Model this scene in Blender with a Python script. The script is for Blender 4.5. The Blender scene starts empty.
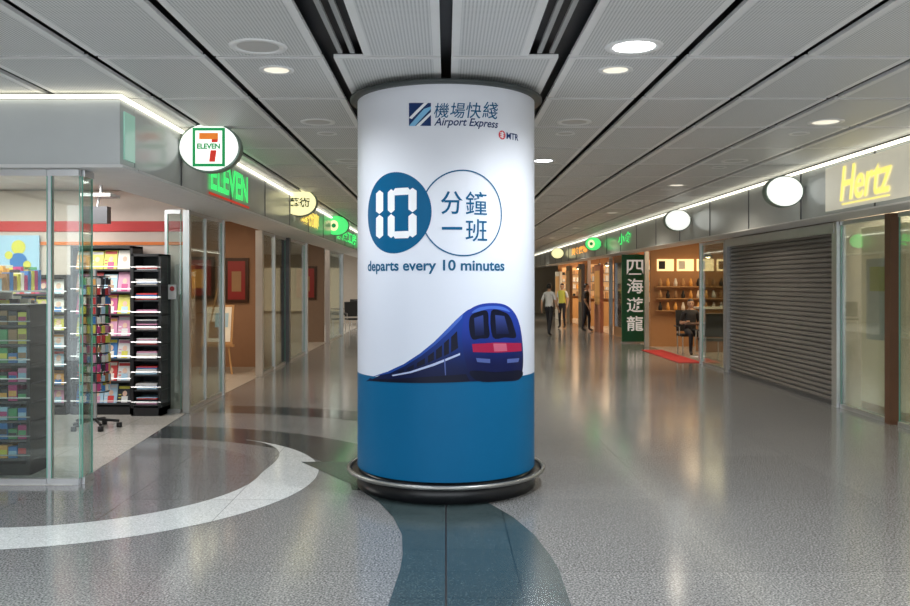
import bpy, bmesh, math, random
from mathutils import Vector, Matrix
random.seed(7)
S=1.08
LK=2.75
scene=bpy.context.scene
try: scene.view_settings.view_transform='Standard'
except Exception as e: print(e)

# ---------------------------------------------------------------- materials
MATS={}
def mat(name,col,rough=0.5,metal=0.0,emis=None,estr=0.0,var=0.06,scale=8.0,spec=0.5):
    if name in MATS: return MATS[name]
    m=bpy.data.materials.new(name); m.use_nodes=True
    nt=m.node_tree; b=nt.nodes['Principled BSDF']
    b.inputs['Roughness'].default_value=rough
    b.inputs['Metallic'].default_value=metal
    b.inputs['Specular IOR Level'].default_value=spec
    tc=nt.nodes.new('ShaderNodeTexCoord'); nz=nt.nodes.new('ShaderNodeTexNoise')
    nz.inputs['Scale'].default_value=scale
    nt.links.new(tc.outputs['Object'],nz.inputs['Vector'])
    mx=nt.nodes.new('ShaderNodeMix'); mx.data_type='RGBA'
    mx.inputs[6].default_value=(*[c*(1-var) for c in col],1)
    mx.inputs[7].default_value=(*[min(1,c*(1+var)) for c in col],1)
    nt.links.new(nz.outputs['Fac'],mx.inputs[0])
    nt.links.new(mx.outputs[2],b.inputs['Base Color'])
    if emis:
        b.inputs['Emission Color'].default_value=(*emis,1)
        b.inputs['Emission Strength'].default_value=estr
    MATS[name]=m; return m
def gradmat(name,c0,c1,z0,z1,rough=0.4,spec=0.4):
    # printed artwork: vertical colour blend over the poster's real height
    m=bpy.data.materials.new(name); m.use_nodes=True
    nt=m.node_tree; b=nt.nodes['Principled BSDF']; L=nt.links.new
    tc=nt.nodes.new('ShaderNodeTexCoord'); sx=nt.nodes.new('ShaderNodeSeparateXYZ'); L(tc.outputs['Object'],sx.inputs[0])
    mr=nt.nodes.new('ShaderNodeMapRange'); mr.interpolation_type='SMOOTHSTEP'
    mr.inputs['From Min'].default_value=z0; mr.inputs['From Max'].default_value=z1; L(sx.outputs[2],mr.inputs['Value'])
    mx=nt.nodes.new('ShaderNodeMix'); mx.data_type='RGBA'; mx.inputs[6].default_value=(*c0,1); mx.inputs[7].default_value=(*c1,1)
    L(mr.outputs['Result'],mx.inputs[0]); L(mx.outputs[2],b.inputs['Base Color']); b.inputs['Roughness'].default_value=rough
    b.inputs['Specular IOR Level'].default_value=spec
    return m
def glassmat(name,tint=(0.88,0.95,0.93),refl=0.07):
    if name in MATS: return MATS[name]
    m=bpy.data.materials.new(name); m.use_nodes=True
    nt=m.node_tree; nt.nodes.clear()
    o=nt.nodes.new('ShaderNodeOutputMaterial'); t=nt.nodes.new('ShaderNodeBsdfTransparent')
    g=nt.nodes.new('ShaderNodeBsdfGlossy'); g.inputs['Roughness'].default_value=0.02
    t.inputs[0].default_value=(*tint,1); mx=nt.nodes.new('ShaderNodeMixShader')
    lw=nt.nodes.new('ShaderNodeLayerWeight'); lw.inputs[0].default_value=0.35
    mr=nt.nodes.new('ShaderNodeMapRange'); mr.inputs['To Min'].default_value=refl; mr.inputs['To Max'].default_value=0.55
    nt.links.new(lw.outputs['Fresnel'],mr.inputs['Value']); nt.links.new(mr.outputs['Result'],mx.inputs[0])
    nt.links.new(t.outputs[0],mx.inputs[1]); nt.links.new(g.outputs[0],mx.inputs[2])
    nt.links.new(mx.outputs[0],o.inputs[0]); MATS[name]=m; return m
def granite(name,base,dark,light,rough=0.13,joint=0.785,jcol=None):
    m=bpy.data.materials.new(name); m.use_nodes=True
    nt=m.node_tree; b=nt.nodes['Principled BSDF']; L=nt.links.new
    tc=nt.nodes.new('ShaderNodeTexCoord')
    n1=nt.nodes.new('ShaderNodeTexNoise'); n1.inputs['Scale'].default_value=90; n1.inputs['Detail'].default_value=3
    n2=nt.nodes.new('ShaderNodeTexVoronoi'); n2.inputs['Scale'].default_value=105
    n3=nt.nodes.new('ShaderNodeTexNoise'); n3.inputs['Scale'].default_value=0.9
    for n in (n1,n2,n3): L(tc.outputs['Object'],n.inputs['Vector'])
    cr=nt.nodes.new('ShaderNodeValToRGB'); e=cr.color_ramp.elements
    e[0].position=0.33; e[0].color=(*dark,1); e[1].position=0.67; e[1].color=(*light,1)
    k=e.new(0.5); k.color=(*base,1)
    L(n1.outputs['Fac'],cr.inputs[0])
    hs=nt.nodes.new('ShaderNodeRGBToBW'); L(n2.outputs['Color'],hs.inputs[0])
    mx=nt.nodes.new('ShaderNodeMix'); mx.data_type='RGBA'; mx.blend_type='MULTIPLY'; mx.inputs[0].default_value=0.35
    L(cr.outputs[0],mx.inputs[6]); L(hs.outputs[0],mx.inputs[7])
    br=nt.nodes.new('ShaderNodeTexBrick'); br.offset=0.0; br.squash=1.0
    br.inputs['Scale'].default_value=1.0; br.inputs['Brick Width'].default_value=joint; br.inputs['Row Height'].default_value=joint
    br.inputs['Mortar Size'].default_value=0.004; br.inputs['Mortar Smooth'].default_value=0.1
    br.inputs['Color1'].default_value=(0.93,0.93,0.93,1); br.inputs['Color2'].default_value=(1.05,1.05,1.05,1)
    j=jcol or (0.55,0.55,0.55); br.inputs['Mortar'].default_value=(*j,1)
    L(tc.outputs['Object'],br.inputs['Vector'])
    m2=nt.nodes.new('ShaderNodeMix'); m2.data_type='RGBA'; m2.blend_type='MULTIPLY'; m2.inputs[0].default_value=1
    L(mx.outputs[2],m2.inputs[6]); L(br.outputs['Color'],m2.inputs[7]); L(m2.outputs[2],b.inputs['Base Color'])
    mr=nt.nodes.new('ShaderNodeMapRange'); mr.inputs['To Min'].default_value=rough*0.75; mr.inputs['To Max'].default_value=rough*1.3
    L(n3.outputs['Fac'],mr.inputs['Value']); L(mr.outputs['Result'],b.inputs['Roughness'])
    b.inputs['Specular IOR Level'].default_value=0.85
    return m
def perfmat():
    m=bpy.data.materials.new('ceiling_perforated_metal'); m.use_nodes=True
    nt=m.node_tree; b=nt.nodes['Principled BSDF']; L=nt.links.new
    tc=nt.nodes.new('ShaderNodeTexCoord'); v=nt.nodes.new('ShaderNodeTexVoronoi'); v.inputs['Randomness'].default_value=0
    v.inputs['Scale'].default_value=48
    sx=nt.nodes.new('ShaderNodeSeparateXYZ'); cx=nt.nodes.new('ShaderNodeCombineXYZ')
    L(tc.outputs['Object'],sx.inputs[0]); L(sx.outputs[0],cx.inputs[0]); L(sx.outputs[1],cx.inputs[1]); L(cx.outputs[0],v.inputs['Vector'])
    cr=nt.nodes.new('ShaderNodeValToRGB'); e=cr.color_ramp.elements
    e[0].position=0.22; e[0].color=(0.36,0.37,0.37,1); e[1].position=0.34; e[1].color=(0.78,0.79,0.78,1)
    L(v.outputs['Distance'],cr.inputs[0]); L(cr.outputs[0],b.inputs['Base Color']); b.inputs['Roughness'].default_value=0.45
    return m

STEEL=mat('brushed_steel',(0.6,0.61,0.62),0.28,0.85)
DSTEEL=mat('dark_steel',(0.12,0.12,0.13),0.35,0.6)
BLACK=mat('black_paint',(0.012,0.012,0.014),0.5)
WHITE=mat('white_paint',(0.75,0.75,0.74),0.5)
FASC=mat('fascia_enamel',(0.58,0.61,0.61),0.2,0.0,scale=3,spec=0.8)
GLASS=glassmat('storefront_glass')
GEDGE=mat('glass_edge',(0.2,0.5,0.4),0.1)

# ---------------------------------------------------------------- mesh builder
class MB:
    def __init__(s): s.v=[];s.f=[];s.mi=[];s.ms=[];s.sm=[]
    def m(s,mt):
        if mt not in s.ms: s.ms.append(mt)
        return s.ms.index(mt)
    def add(s,vs,fs,mt,M=None,smooth=False):
        o=len(s.v); i=s.m(mt)
        for p in vs:
            p=Vector(p); s.v.append(tuple(M@p) if M else tuple(p))
        for f in fs: s.f.append([o+k for k in f]); s.mi.append(i); s.sm.append(smooth)
    def box(s,a,b,mt,M=None):
        x0,x1=sorted((a[0],b[0]));y0,y1=sorted((a[1],b[1]));z0,z1=sorted((a[2],b[2]))
        vs=[(x0,y0,z0),(x1,y0,z0),(x1,y1,z0),(x0,y1,z0),(x0,y0,z1),(x1,y0,z1),(x1,y1,z1),(x0,y1,z1)]
        fs=[(0,3,2,1),(4,5,6,7),(0,1,5,4),(1,2,6,5),(2,3,7,6),(3,0,4,7)]
        s.add(vs,fs,mt,M); return s
    def quad(s,pts,mt,M=None): s.add(pts,[tuple(range(len(pts)))],mt,M); return s
    def lathe(s,prof,c,mt,n=32,M=None,smooth=True,closed=False):
        vs=[];fs=[]
        for (r,z) in prof:
            for k in range(n):
                a=2*math.pi*k/n; vs.append((c[0]+r*math.cos(a),c[1]+r*math.sin(a),c[2]+z))
        R=len(prof)
        for i in range(R-1 if not closed else R):
            for k in range(n):
                j=(k+1)%n; i2=(i+1)%R
                fs.append((i*n+k,i*n+j,i2*n+j,i2*n+k))
        s.add(vs,fs,mt,M,smooth); return s
    def tube(s,p,q,r,mt,n=10,r2=None):
        p=Vector(p);q=Vector(q);d=(q-p);L=d.length
        M=Matrix.Translation(p)@d.to_track_quat('Z','Y').to_matrix().to_4x4()
        r2=r if r2 is None else r2
        s.lathe([(0.0001,0),(r,0),(r2,L),(0.0001,L)],(0,0,0),mt,n,M,False); return s
    def done(s,name,parent=None,bevel=0,loc=None):
        me=bpy.data.meshes.new(name); me.from_pydata(s.v,[],s.f)
        for mt in s.ms: me.materials.append(mt)
        me.polygons.foreach_set('material_index',s.mi); me.polygons.foreach_set('use_smooth',s.sm); me.update()
        ob=bpy.data.objects.new(name,me); scene.collection.objects.link(ob)
        if parent: ob.parent=parent
        if bevel:
            b=ob.modifiers.new('bevel','BEVEL'); b.width=bevel; b.segments=2; b.limit_method='ANGLE'
        if loc: ob.location=loc
        return ob
def empty(name,loc=(0,0,0)):
    e=bpy.data.objects.new(name,None); scene.collection.objects.link(e); e.location=loc; e.empty_display_size=0.2; return e

def textdata(body,w,h,bold=0.0,shear=0.0):
    cu=bpy.data.curves.new('t','FONT'); cu.body=body; cu.size=1; cu.offset=bold; cu.shear=shear; cu.resolution_u=4
    ob=bpy.data.objects.new('t',cu); scene.collection.objects.link(ob)
    bpy.context.view_layer.update()
    dg=bpy.context.evaluated_depsgraph_get(); me=bpy.data.meshes.new_from_object(ob.evaluated_get(dg))
    vs=[v.co.copy() for v in me.vertices]; fs=[tuple(p.vertices) for p in me.polygons]
    bpy.data.objects.remove(ob); bpy.data.meshes.remove(me)
    if not vs: print('EMPTY TEXT',body); return [],[]
    x0=min(v.x for v in vs);x1=max(v.x for v in vs);y0=min(v.y for v in vs);y1=max(v.y for v in vs)
    if w is None: w=(x1-x0)/(y1-y0)*h
    vs=[((v.x-x0)/(x1-x0)*w,(v.y-y0)/max(1e-6,(y1-y0))*h,0) for v in vs]
    return vs,fs
def text_in(mb,body,w,h,mt,M,bold=0.0,shear=0.0):
    vs,fs=textdata(body,w,h,bold,shear)
    if vs: mb.add(vs,fs,mt,M)
def frame(o,xa,ya):
    xa=Vector(xa).normalized();ya=Vector(ya).normalized();za=xa.cross(ya)
    M=Matrix((xa,ya,za)).transposed().to_4x4(); M.translation=Vector(o); return M

# ---------------------------------------------------------------- shell
FL=granite('floor_granite',(0.255,0.257,0.26),(0.095,0.097,0.10),(0.48,0.48,0.48),0.14,1.57,(0.75,0.75,0.75))
mb=MB(); mb.box((-8,-4,-0.1),(10,46,0),FL); mb.done('floor')
Wg=granite('inlay_white_granite',(0.85,0.88,0.88),(0.7,0.72,0.72),(1,1,1),0.14,1.57)
Dg=granite('inlay_dark_granite',(0.07,0.078,0.083),(0.035,0.04,0.045),(0.13,0.14,0.15),0.12,0.392)
Sg=granite('inlay_slate_granite',(0.052,0.08,0.085),(0.03,0.05,0.053),(0.085,0.12,0.125),0.22,0.392,(0.3,0.32,0.32))
Rg=granite('inlay_rose_granite',(0.22,0.215,0.22),(0.11,0.105,0.105),(0.38,0.37,0.37),0.12,0.785)
def annulus(cx,cy,r0,r1,a0,a1,n=64):
    o=[(cx+r1*math.cos(math.radians(a0+(a1-a0)*i/n)),cy+r1*math.sin(math.radians(a0+(a1-a0)*i/n))) for i in range(n+1)]
    i_=[(cx+r0*math.cos(math.radians(a0+(a1-a0)*i/n)),cy+r0*math.sin(math.radians(a0+(a1-a0)*i/n))) for i in range(n+1)]
    return o,i_
def strip(mb,o,i_,z,mt):
    n=len(o)-1
    mb.add([(p[0],p[1],z) for p in o]+[(p[0],p[1],z) for p in i_],[(k,k+1,n+1+k+1,n+1+k) for k in range(n)],mt)
mb=MB()
o,i_=annulus(-3.3,6.2,2.6,3.3,8,90); strip(mb,o,i_,0.0010,Dg)
o,i_=annulus(-3.3,6.2,4.3,4.9,42,85); strip(mb,o,i_,0.0012,Dg)
mb.done('floor_inlay_dark')
mb=MB(); o,i_=annulus(-3.0,7.0,0.001,1.45,-180,180); strip(mb,[(p[0],p[1]) for p in o],i_,0.0014,Rg); mb.done('floor_inlay_disc')
mb=MB(); n=90; o=[];i_=[]
for k in range(n+1):
    a=-125+(60+125)*k/n; t=max(0,min(1,(a-2)/56)); t=t*t*(3-2*t); ri=1.45+0.47*t; ra=math.radians(a)
    o.append((-3.0+1.93*math.cos(ra),7.0+1.93*math.sin(ra))); i_.append((-3.0+ri*math.cos(ra),7.0+ri*math.sin(ra)))
strip(mb,o,i_,0.0018,Wg); mb.done('floor_inlay_white')
left=[(-1.3,7.6),(-0.75,6.75),(-0.49,6.2),(-0.36,5.8),(-0.28,5.4),(-0.255,5.0),(-0.256,4.74),(-0.287,4.2),(-0.36,3.6),(-0.5,2.8)]
right=[(-0.6,7.6),(0.05,6.75),(0.30,6.2),(0.46,5.8),(0.56,5.4),(0.61,5.0),(0.63,4.74),(0.62,4.2),(0.58,3.6),(0.45,2.8)]
mb=MB(); strip(mb,right,left,0.0022,Sg); mb.box((-0.006,2.8,0.0),(0.006,7.5,0.0028),BLACK); mb.done('floor_inlay_slate')
SF=granite('floor_shop_tile',(0.62,0.59,0.54),(0.55,0.52,0.47),(0.72,0.68,0.63),0.2,0.6)
mb=MB()
mb.quad([(-2.95,6.7,0.003),(-3.2,10.6,0.003),(-7.5,10.6,0.003),(-7.5,6.7,0.003)],SF)
mb.quad([(-3.2,10.6,0.003),(-3.2,34,0.003),(-7.5,34,0.003),(-7.5,10.6,0.003)],SF)
mb.quad([(5.1,9,0.003),(9,9,0.003),(9,45,0.003),(5.1,45,0.003)],SF)
mb.done('floor_shop')

# ceiling
PB=mat('ceiling_panel_metal',(0.9,0.9,0.89),0.4,0.0,var=0.03); PF=perfmat()
mb=MB(); mb.box((-8,-4,3.2),(10,46,3.3),BLACK)
CW=0.785; RW=1.27; Y0=5.64
for k in range(-9,6):
    for r in range(-7,32):
        y0=Y0+r*RW; y1=y0+RW
        if y1>45.9: continue
        if k<-4 and y0>6.6: continue
        x0=k*CW+0.036; x1=(k+1)*CW-0.036
        if r<0 and k in (-1,0):
            if k==-1: x0+=0.205
            else: x1-=0.205
        mb.box((x0,y0+0.024,3.10),(x1,y1-0.024,3.125),PB)
        e=0.05
        mb.quad([(x0+e,y0+e,3.098),(x0+e,y1-e,3.098),(x1-e,y1-e,3.098),(x1-e,y0+e,3.098)],PF)
for sx in (-1,1):
    for xx in (0.60,0.68):
        for r in range(-6,0):
            y0=Y0+r*RW
            mb.box((sx*xx,y0+0.05,3.11),(sx*(xx+0.03),y0+RW-0.05,3.13),mat('diffuser_bar',(0.4,0.41,0.41),0.4))
mb.done('ceiling')

WC=mat('wall_plaster_cream',(0.62,0.56,0.5),0.6)
mb=MB(); mb.box((-8,45.9,0),(10,46.1,3.3),mat('wall_far_paint',(0.6,0.55,0.45),0.5)); 
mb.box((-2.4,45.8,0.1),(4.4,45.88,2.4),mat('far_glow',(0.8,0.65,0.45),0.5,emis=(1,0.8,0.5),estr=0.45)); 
for x in (-1.3,0,1.2,2.4,3.4): mb.box((x,45.7,0),(x+0.12,45.85,2.5),DSTEEL)
mb.done('wall_far')
mb=MB(); mb.box((-8.0,-4,0),(-7.8,46,3.2),WC); mb.done('wall_left')
mb=MB(); mb.box((9.6,-4,0),(9.8,46,3.2),WC); mb.done('wall_right')
mb=MB(); mb.box((5.07,-4,0),(5.2,8.6,3.1),WHITE); mb.done('wall_right_front')

# ---------------------------------------------------------------- fascias
COVE=mat('cove_light',(1,0.95,0.8),0.4,emis=(1,0.95,0.78),estr=1.9)
LG=mat('corner_lit_glass',(0.45,0.7,0.6),0.15,emis=(0.4,0.85,0.65),estr=0.2)
mb=MB()
mb.box((-7.75,6.67,2.53),(-2.56,6.98,3.04),FASC)
for x in (-4.1,-5.3,-6.5): mb.box((x,6.66,2.53),(x+0.008,6.668,3.04),DSTEEL)
mb.box((-7.75,6.655,2.505),(-2.53,6.98,2.53),WHITE)
mb.box((-7.75,6.63,3.045),(-2.53,6.67,3.07),COVE)
mb.box((-2.558,6.74,2.58),(-2.545,6.96,2.96),LG)
mb.done('wall_fascia_front')
mb=MB()
mb.box((-3.18,7.0,2.53),(-2.56,45.8,3.04),FASC)
y=8.2
while y<45: mb.box((-2.559,y,2.53),(-2.552,y+0.02,3.04),DSTEEL); y+=1.9
mb.box((-3.18,7.0,2.505),(-2.53,45.8,2.53),WHITE)
mb.box((-2.56,6.67,3.045),(-2.53,45.8,3.07),COVE)
mb.done('wall_fascia_left')
mb=MB()
mb.box((4.6,6,2.42),(5.06,45.8,3.01),FASC); mb.box((4.57,6,2.40),(5.06,45.8,2.418),WHITE)
y=7.2
while y<45: mb.box((4.59,y,2.42),(4.601,y+0.02,3.01),DSTEEL); y+=1.9
mb.box((4.565,6,3.02),(4.61,45.8,3.05),COVE)
mb.done('wall_fascia_right')

# ---------------------------------------------------------------- central pillar
PX,PY,R=0.0,6.83,0.707
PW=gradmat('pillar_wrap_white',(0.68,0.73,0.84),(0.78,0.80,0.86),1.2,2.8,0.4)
PBL=mat('pillar_wrap_blue',(0.0,0.115,0.27),0.45,var=0.03,spec=0.2)
pil=empty('advertising_column',(0,0,0))
mb=MB()
mb.lathe([(R,0.90),(R,3.04)],(PX,PY,0),PW,128)
mb.done('wrap_upper',pil)
mb=MB(); mb.lathe([(R,0.16),(R,0.90)],(PX,PY,0),PBL,128); mb.done('wrap_lower',pil)
mb=MB(); mb.lathe([(0.01,0.003),(0.71,0.003),(0.71,0.10),(0.69,0.115),(0.69,0.17),(0.01,0.17)],(PX,PY,0),mat('base_black',(0.010,0.011,0.013),0.3),96)
mb.lathe([(0.69,0.105),(0.765,0.118),(0.765,0.135),(0.69,0.135)],(PX,PY,0),MATS['base_black'],96)
mb.done('base',pil)
mb=MB()
prof=[(0.775+0.016*math.cos(2*math.pi*k/10),0.137+0.016*math.sin(2*math.pi*k/10)) for k in range(10)]
mb.lathe(prof,(PX,PY,0),mat('rim_steel',(0.30,0.30,0.29),0.35,0.8),128,closed=True); mb.done('kick_ring',pil)
mb=MB(); mb.lathe([(0.70,3.035),(0.755,3.035),(0.765,3.045),(0.765,3.062),(0.60,3.062),(0.60,3.09)],(PX,PY,0),mat('cap_dark',(0.05,0.06,0.06),0.4),96); mb.done('cap_ring',pil)

def theta(px):
    u=px-446.0; t=0
    for _ in range(40):
        s_=u*(PY-R*math.cos(t))/(850*R); s_=max(-0.97,min(0.97,s_)); t=math.asin(s_)
    return t
def art(px,py):
    t=theta(px); return (R*t, 1.6-(py-283)*(PY-R*math.cos(t))/850.0)
def wrap(vs,fs,mt,lift,name):
    bm=bmesh.new(); bv=[bm.verts.new((v[0],v[1],0)) for v in vs]
    for f in fs:
        try: bm.faces.new([bv[i] for i in f])
        except Exception: pass
    xs=[v[0] for v in vs]; x=min(xs)+0.02
    bmesh.ops.triangulate(bm,faces=[f for f in bm.faces if len(f.verts)>4])
    while x<max(xs):
        bmesh.ops.bisect_plane(bm,geom=bm.verts[:]+bm.edges[:]+bm.faces[:],plane_co=(x,0,0),plane_no=(1,0,0)); x+=0.025
    rr=R+lift
    for v in bm.verts:
        a=v.co.x/R; z=v.co.y; v.co=(PX+rr*math.sin(a),PY-rr*math.cos(a),z)
    me=bpy.data.meshes.new(name); bm.to_mesh(me); bm.free(); me.materials.append(mt)
    ob=bpy.data.objects.new(name,me); scene.collection.objects.link(ob); ob.parent=pil
def wtext(body,s0,z0,s1,z1,mt,lift,name,bold=0,shear=0):
    vs,fs=textdata(body,s1-s0,z1-z0,bold,shear)
    if vs: wrap([(v[0]+s0,v[1]+z0,0) for v in vs],fs,mt,lift,name)
def smooth(P,n=5):
    out=[];N=len(P)
    for i in range(N):
        a,b,c,d=P[i-1],P[i],P[(i+1)%N],P[(i+2)%N]
        for k in range(n):
            t=k/n
            out.append(tuple(0.5*((2*b[j])+(-a[j]+c[j])*t+(2*a[j]-5*b[j]+4*c[j]-d[j])*t*t+(-a[j]+3*b[j]-3*c[j]+d[j])*t**3) for j in (0,1)))
    return out
def wpoly(pts,mt,lift,name,px=True):
    if px: pts=[art(*p) for p in pts]
    A=sum(pts[i][0]*pts[(i+1)%len(pts)][1]-pts[(i+1)%len(pts)][0]*pts[i][1] for i in range(len(pts)))
    if A<0: pts=pts[::-1]
    wrap([(p[0],p[1],0) for p in pts],[tuple(range(len(pts)))],mt,lift,name)
def circ(cx,cy,r,n=64): return [(cx+r*math.cos(2*math.pi*i/n),cy+r*math.sin(2*math.pi*i/n)) for i in range(n)]
BL=mat('print_blue',(0.0,0.10,0.235),0.45,spec=0.2); NV=mat('print_navy',(0.005,0.03,0.13),0.45,spec=0.25)
PWH=mat('print_white',(0.85,0.87,0.9),0.4); RED=mat('print_red',(0.65,0.03,0.05),0.4)
wpoly(circ(-0.402,2.115,0.298),BL,0.0015,'badge_disc',False)
n=72; vs=[(0.125+r*math.cos(2*math.pi*i/n),2.105+r*math.sin(2*math.pi*i/n),0) for r in (0.313,0.303) for i in range(n)]
wrap(vs,[(i,(i+1)%n,n+(i+1)%n,n+i) for i in range(n)],BL,0.0022,'badge_ring')
def hseg(x0,x1,z,t,h): wpoly([(x0+h,z-t),(x0,z),(x0+h,z+t),(x1-h,z+t),(x1,z),(x1-h,z-t)],PWH,0.003,'digit_segment',False)
def vseg(x,z0,z1,t,h): wpoly([(x-t,z0+h),(x,z0),(x+t,z0+h),(x+t,z1-h),(x,z1),(x-t,z1-h)],PWH,0.003,'digit_segment',False)
zb,zt,zm=1.93,2.29,2.11
vseg(-0.545,zb,zm-0.003,0.040,0.022); vseg(-0.545,zm+0.003,zt,0.040,0.022)
for x in (-0.427,-0.247): vseg(x,zb,zm-0.003,0.032,0.022); vseg(x,zm+0.003,zt,0.032,0.022)
hseg(-0.412,-0.262,zb+0.022,0.026,0.02); hseg(-0.412,-0.262,zt-0.022,0.026,0.02)
wtext('分',-0.037,2.095,0.122,2.262,BL,0.0022,'glyph_fen',0.010)
wtext('鐘',0.142,2.095,0.308,2.262,BL,0.0022,'glyph_zhong',0.004)
wtext('一',-0.030,1.984,0.118,2.004,BL,0.0022,'glyph_yi')
wtext('班',0.142,1.90,0.308,2.062,BL,0.0022,'glyph_ban',0.005)
wtext('departs every 10 minutes',-0.70,1.665,0.462,1.768,mat('print_teal',(0.0,0.10,0.22),0.4,spec=0.25),0.0022,'slogan_text',0.022)
wpoly([(409,103),(431,103),(431,126),(409,126)],NV,0.0015,'logo_square')
wpoly([(409,126),(415,126),(431,109),(431,106.5),(424,109)],mat('print_sky',(0.2,0.5,0.75),0.4),0.0022,'logo_streak')
wpoly([(409,118),(412,119),(428,103),(424,103)],PWH,0.0024,'logo_streak')
wpoly([(416,126),(420,126),(431,115),(431,112)],PWH,0.0024,'logo_streak')
for k in range(4):
    x0,x1=[(434,449),(450,465),(466,481),(482,498)][k]
    a=art(x0,118);b=art(x1,103); wtext('機場快綫'[k],a[0],a[1],b[0],b[1],BL,0.0022,'logo_text_cjk',0.004,0.15)
a=art(434,126.5);b=art(498,119.5); wtext('Airport Express',a[0],a[1]-0.012,b[0],b[1]-0.008,NV,0.0022,'logo_text',0.015,0.3)
c=art(502,135); wpoly(circ(c[0],c[1],0.033,32),RED,0.0018,'operator_disc',False)
wpoly([(c[0]-0.004,c[1]-0.024),(c[0]+0.004,c[1]-0.024),(c[0]+0.004,c[1]+0.024),(c[0]-0.004,c[1]+0.024)],PWH,0.0026,'operator_bar',False)
for dz in (-0.014,0,0.014): wpoly([(c[0]-0.018,c[1]-0.003+dz),(c[0]+0.018,c[1]-0.003+dz),(c[0]+0.018,c[1]+0.003+dz),(c[0]-0.018,c[1]+0.003+dz)],PWH,0.0028,'operator_bar',False)
wtext('MTR',c[0]+0.042,c[1]-0.024,c[0]+0.175,c[1]+0.024,NV,0.0022,'operator_text',0.02)
# train
T1=gradmat('train_side_blue',(0.003,0.008,0.05),(0.008,0.05,0.34),0.93,1.38,spec=0.2); TF=gradmat('train_front_blue',(0.004,0.008,0.06),(0.015,0.045,0.34),0.98,1.36,spec=0.2)
T2=gradmat('train_blue_light',(0.012,0.06,0.32),(0.07,0.16,0.6),1.0,1.45,spec=0.2); T3=mat('train_glass',(0.003,0.005,0.02),0.4,spec=0.2)
T5=gradmat('train_glass_sheen',(0.005,0.008,0.04),(0.04,0.07,0.30),1.2,1.42,spec=0.2)
T4=mat('train_grey',(0.08,0.12,0.34),0.4,spec=0.2); TR=mat('train_red',(0.34,0.012,0.06),0.4,spec=0.2)
T6=mat('train_stripe_pale',(0.45,0.52,0.75),0.4,spec=0.2)
side=[(371,377.5),(388,371.5),(404,364),(420,353.5),(434,342),(447,329),(459,317),(470,308.5),(480,305)]
wpoly(smooth(side)[:-10]+[(480,305),(484,381),(420,381.5),(371,378.5)],T1,0.0016,'train_side')
wpoly(smooth([(463,322),(468,311),(478,305),(491,303),(504,304.5),(513,311),(519,323),(522,340),(523,358),(522,372),(518,380),(500,381.5),(482,381),(471,376),(465,360),(462,340)]),TF,0.0020,'train_front')
wpoly([(372,377),(388,371.5),(404,364),(420,353.5),(434,342),(447,329),(459,317),(463,314),(462,318),(449,332),(435,345),(421,356),(405,366),(390,373.3)],T2,0.0024,'train_roof_light')
wpoly([(392,375),(410,371.5),(432,364),(460,353),(460,355),(434,365.8),(411,373),(393,376.2)],T6,0.0024,'train_stripe')
wpoly([(373,379),(400,378.5),(430,376.5),(466,374),(470,381.5),(373,381)],T3,0.0025,'train_skirt')
for q in ([(398,371),(404,368.6),(404,371.5),(398,373)],[(407,368),(414,364.5),(414,368.5),(407,371)],[(417,363),(425,358),(425,364),(417,367)],[(428,356),(434,351.5),(434,360),(428,363)],[(436,350),(442,345),(442,356.5),(436,359.5)],[(444,343),(449,338.5),(449,353.5),(444,356)],[(451,337),(457,331),(458,348),(451,352.5)]):
    wpoly(q,T3,0.0028,'train_window')
wpoly([(444,359),(445.3,358.7),(446,375),(445,375.5)],T4,0.0028,'train_door_edge')
wpoly(smooth([(472,313),(478,308),(490,306),(503,307),(510,312),(500,309.5),(488,309)]),T2,0.0026,'train_brow')
wpoly(smooth([(470,317),(476,312.5),(487,311),(488.5,324),(489,337),(480,338.5),(472,339),(469,328)],4),T3,0.0026,'train_windscreen')
wpoly(smooth([(491,311),(504,312),(510,317),(514,328),(515.5,337.5),(505,337.5),(492.5,337)],4),T3,0.0026,'train_windscreen')
wpoly([(474,318),(483,315),(484,335),(475,336)],T5,0.0030,'train_reflection')
wpoly([(495,315),(504,316),(509,334),(496,334)],T5,0.0030,'train_reflection')
wpoly([(472,344),(496,342.5),(521,343),(521.5,351),(497,352.5),(473,352)],TR,0.0026,'train_red_band')
wpoly([(493,343.5),(506,343.5),(507,351),(494,351.5)],mat('train_badge_pink',(0.5,0.10,0.18),0.4),0.0030,'train_badge')
wpoly([(476,358),(490,359),(490,363),(477,362)],T4,0.0028,'train_headlight')
wpoly([(507,359),(519,358),(518,362),(507,363)],T4,0.0028,'train_headlight')
wpoly(smooth([(470,371),(497,372),(521,370.5),(519,379),(500,381.5),(478,381)],4),T3,0.0028,'train_coupler_shroud')

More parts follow.
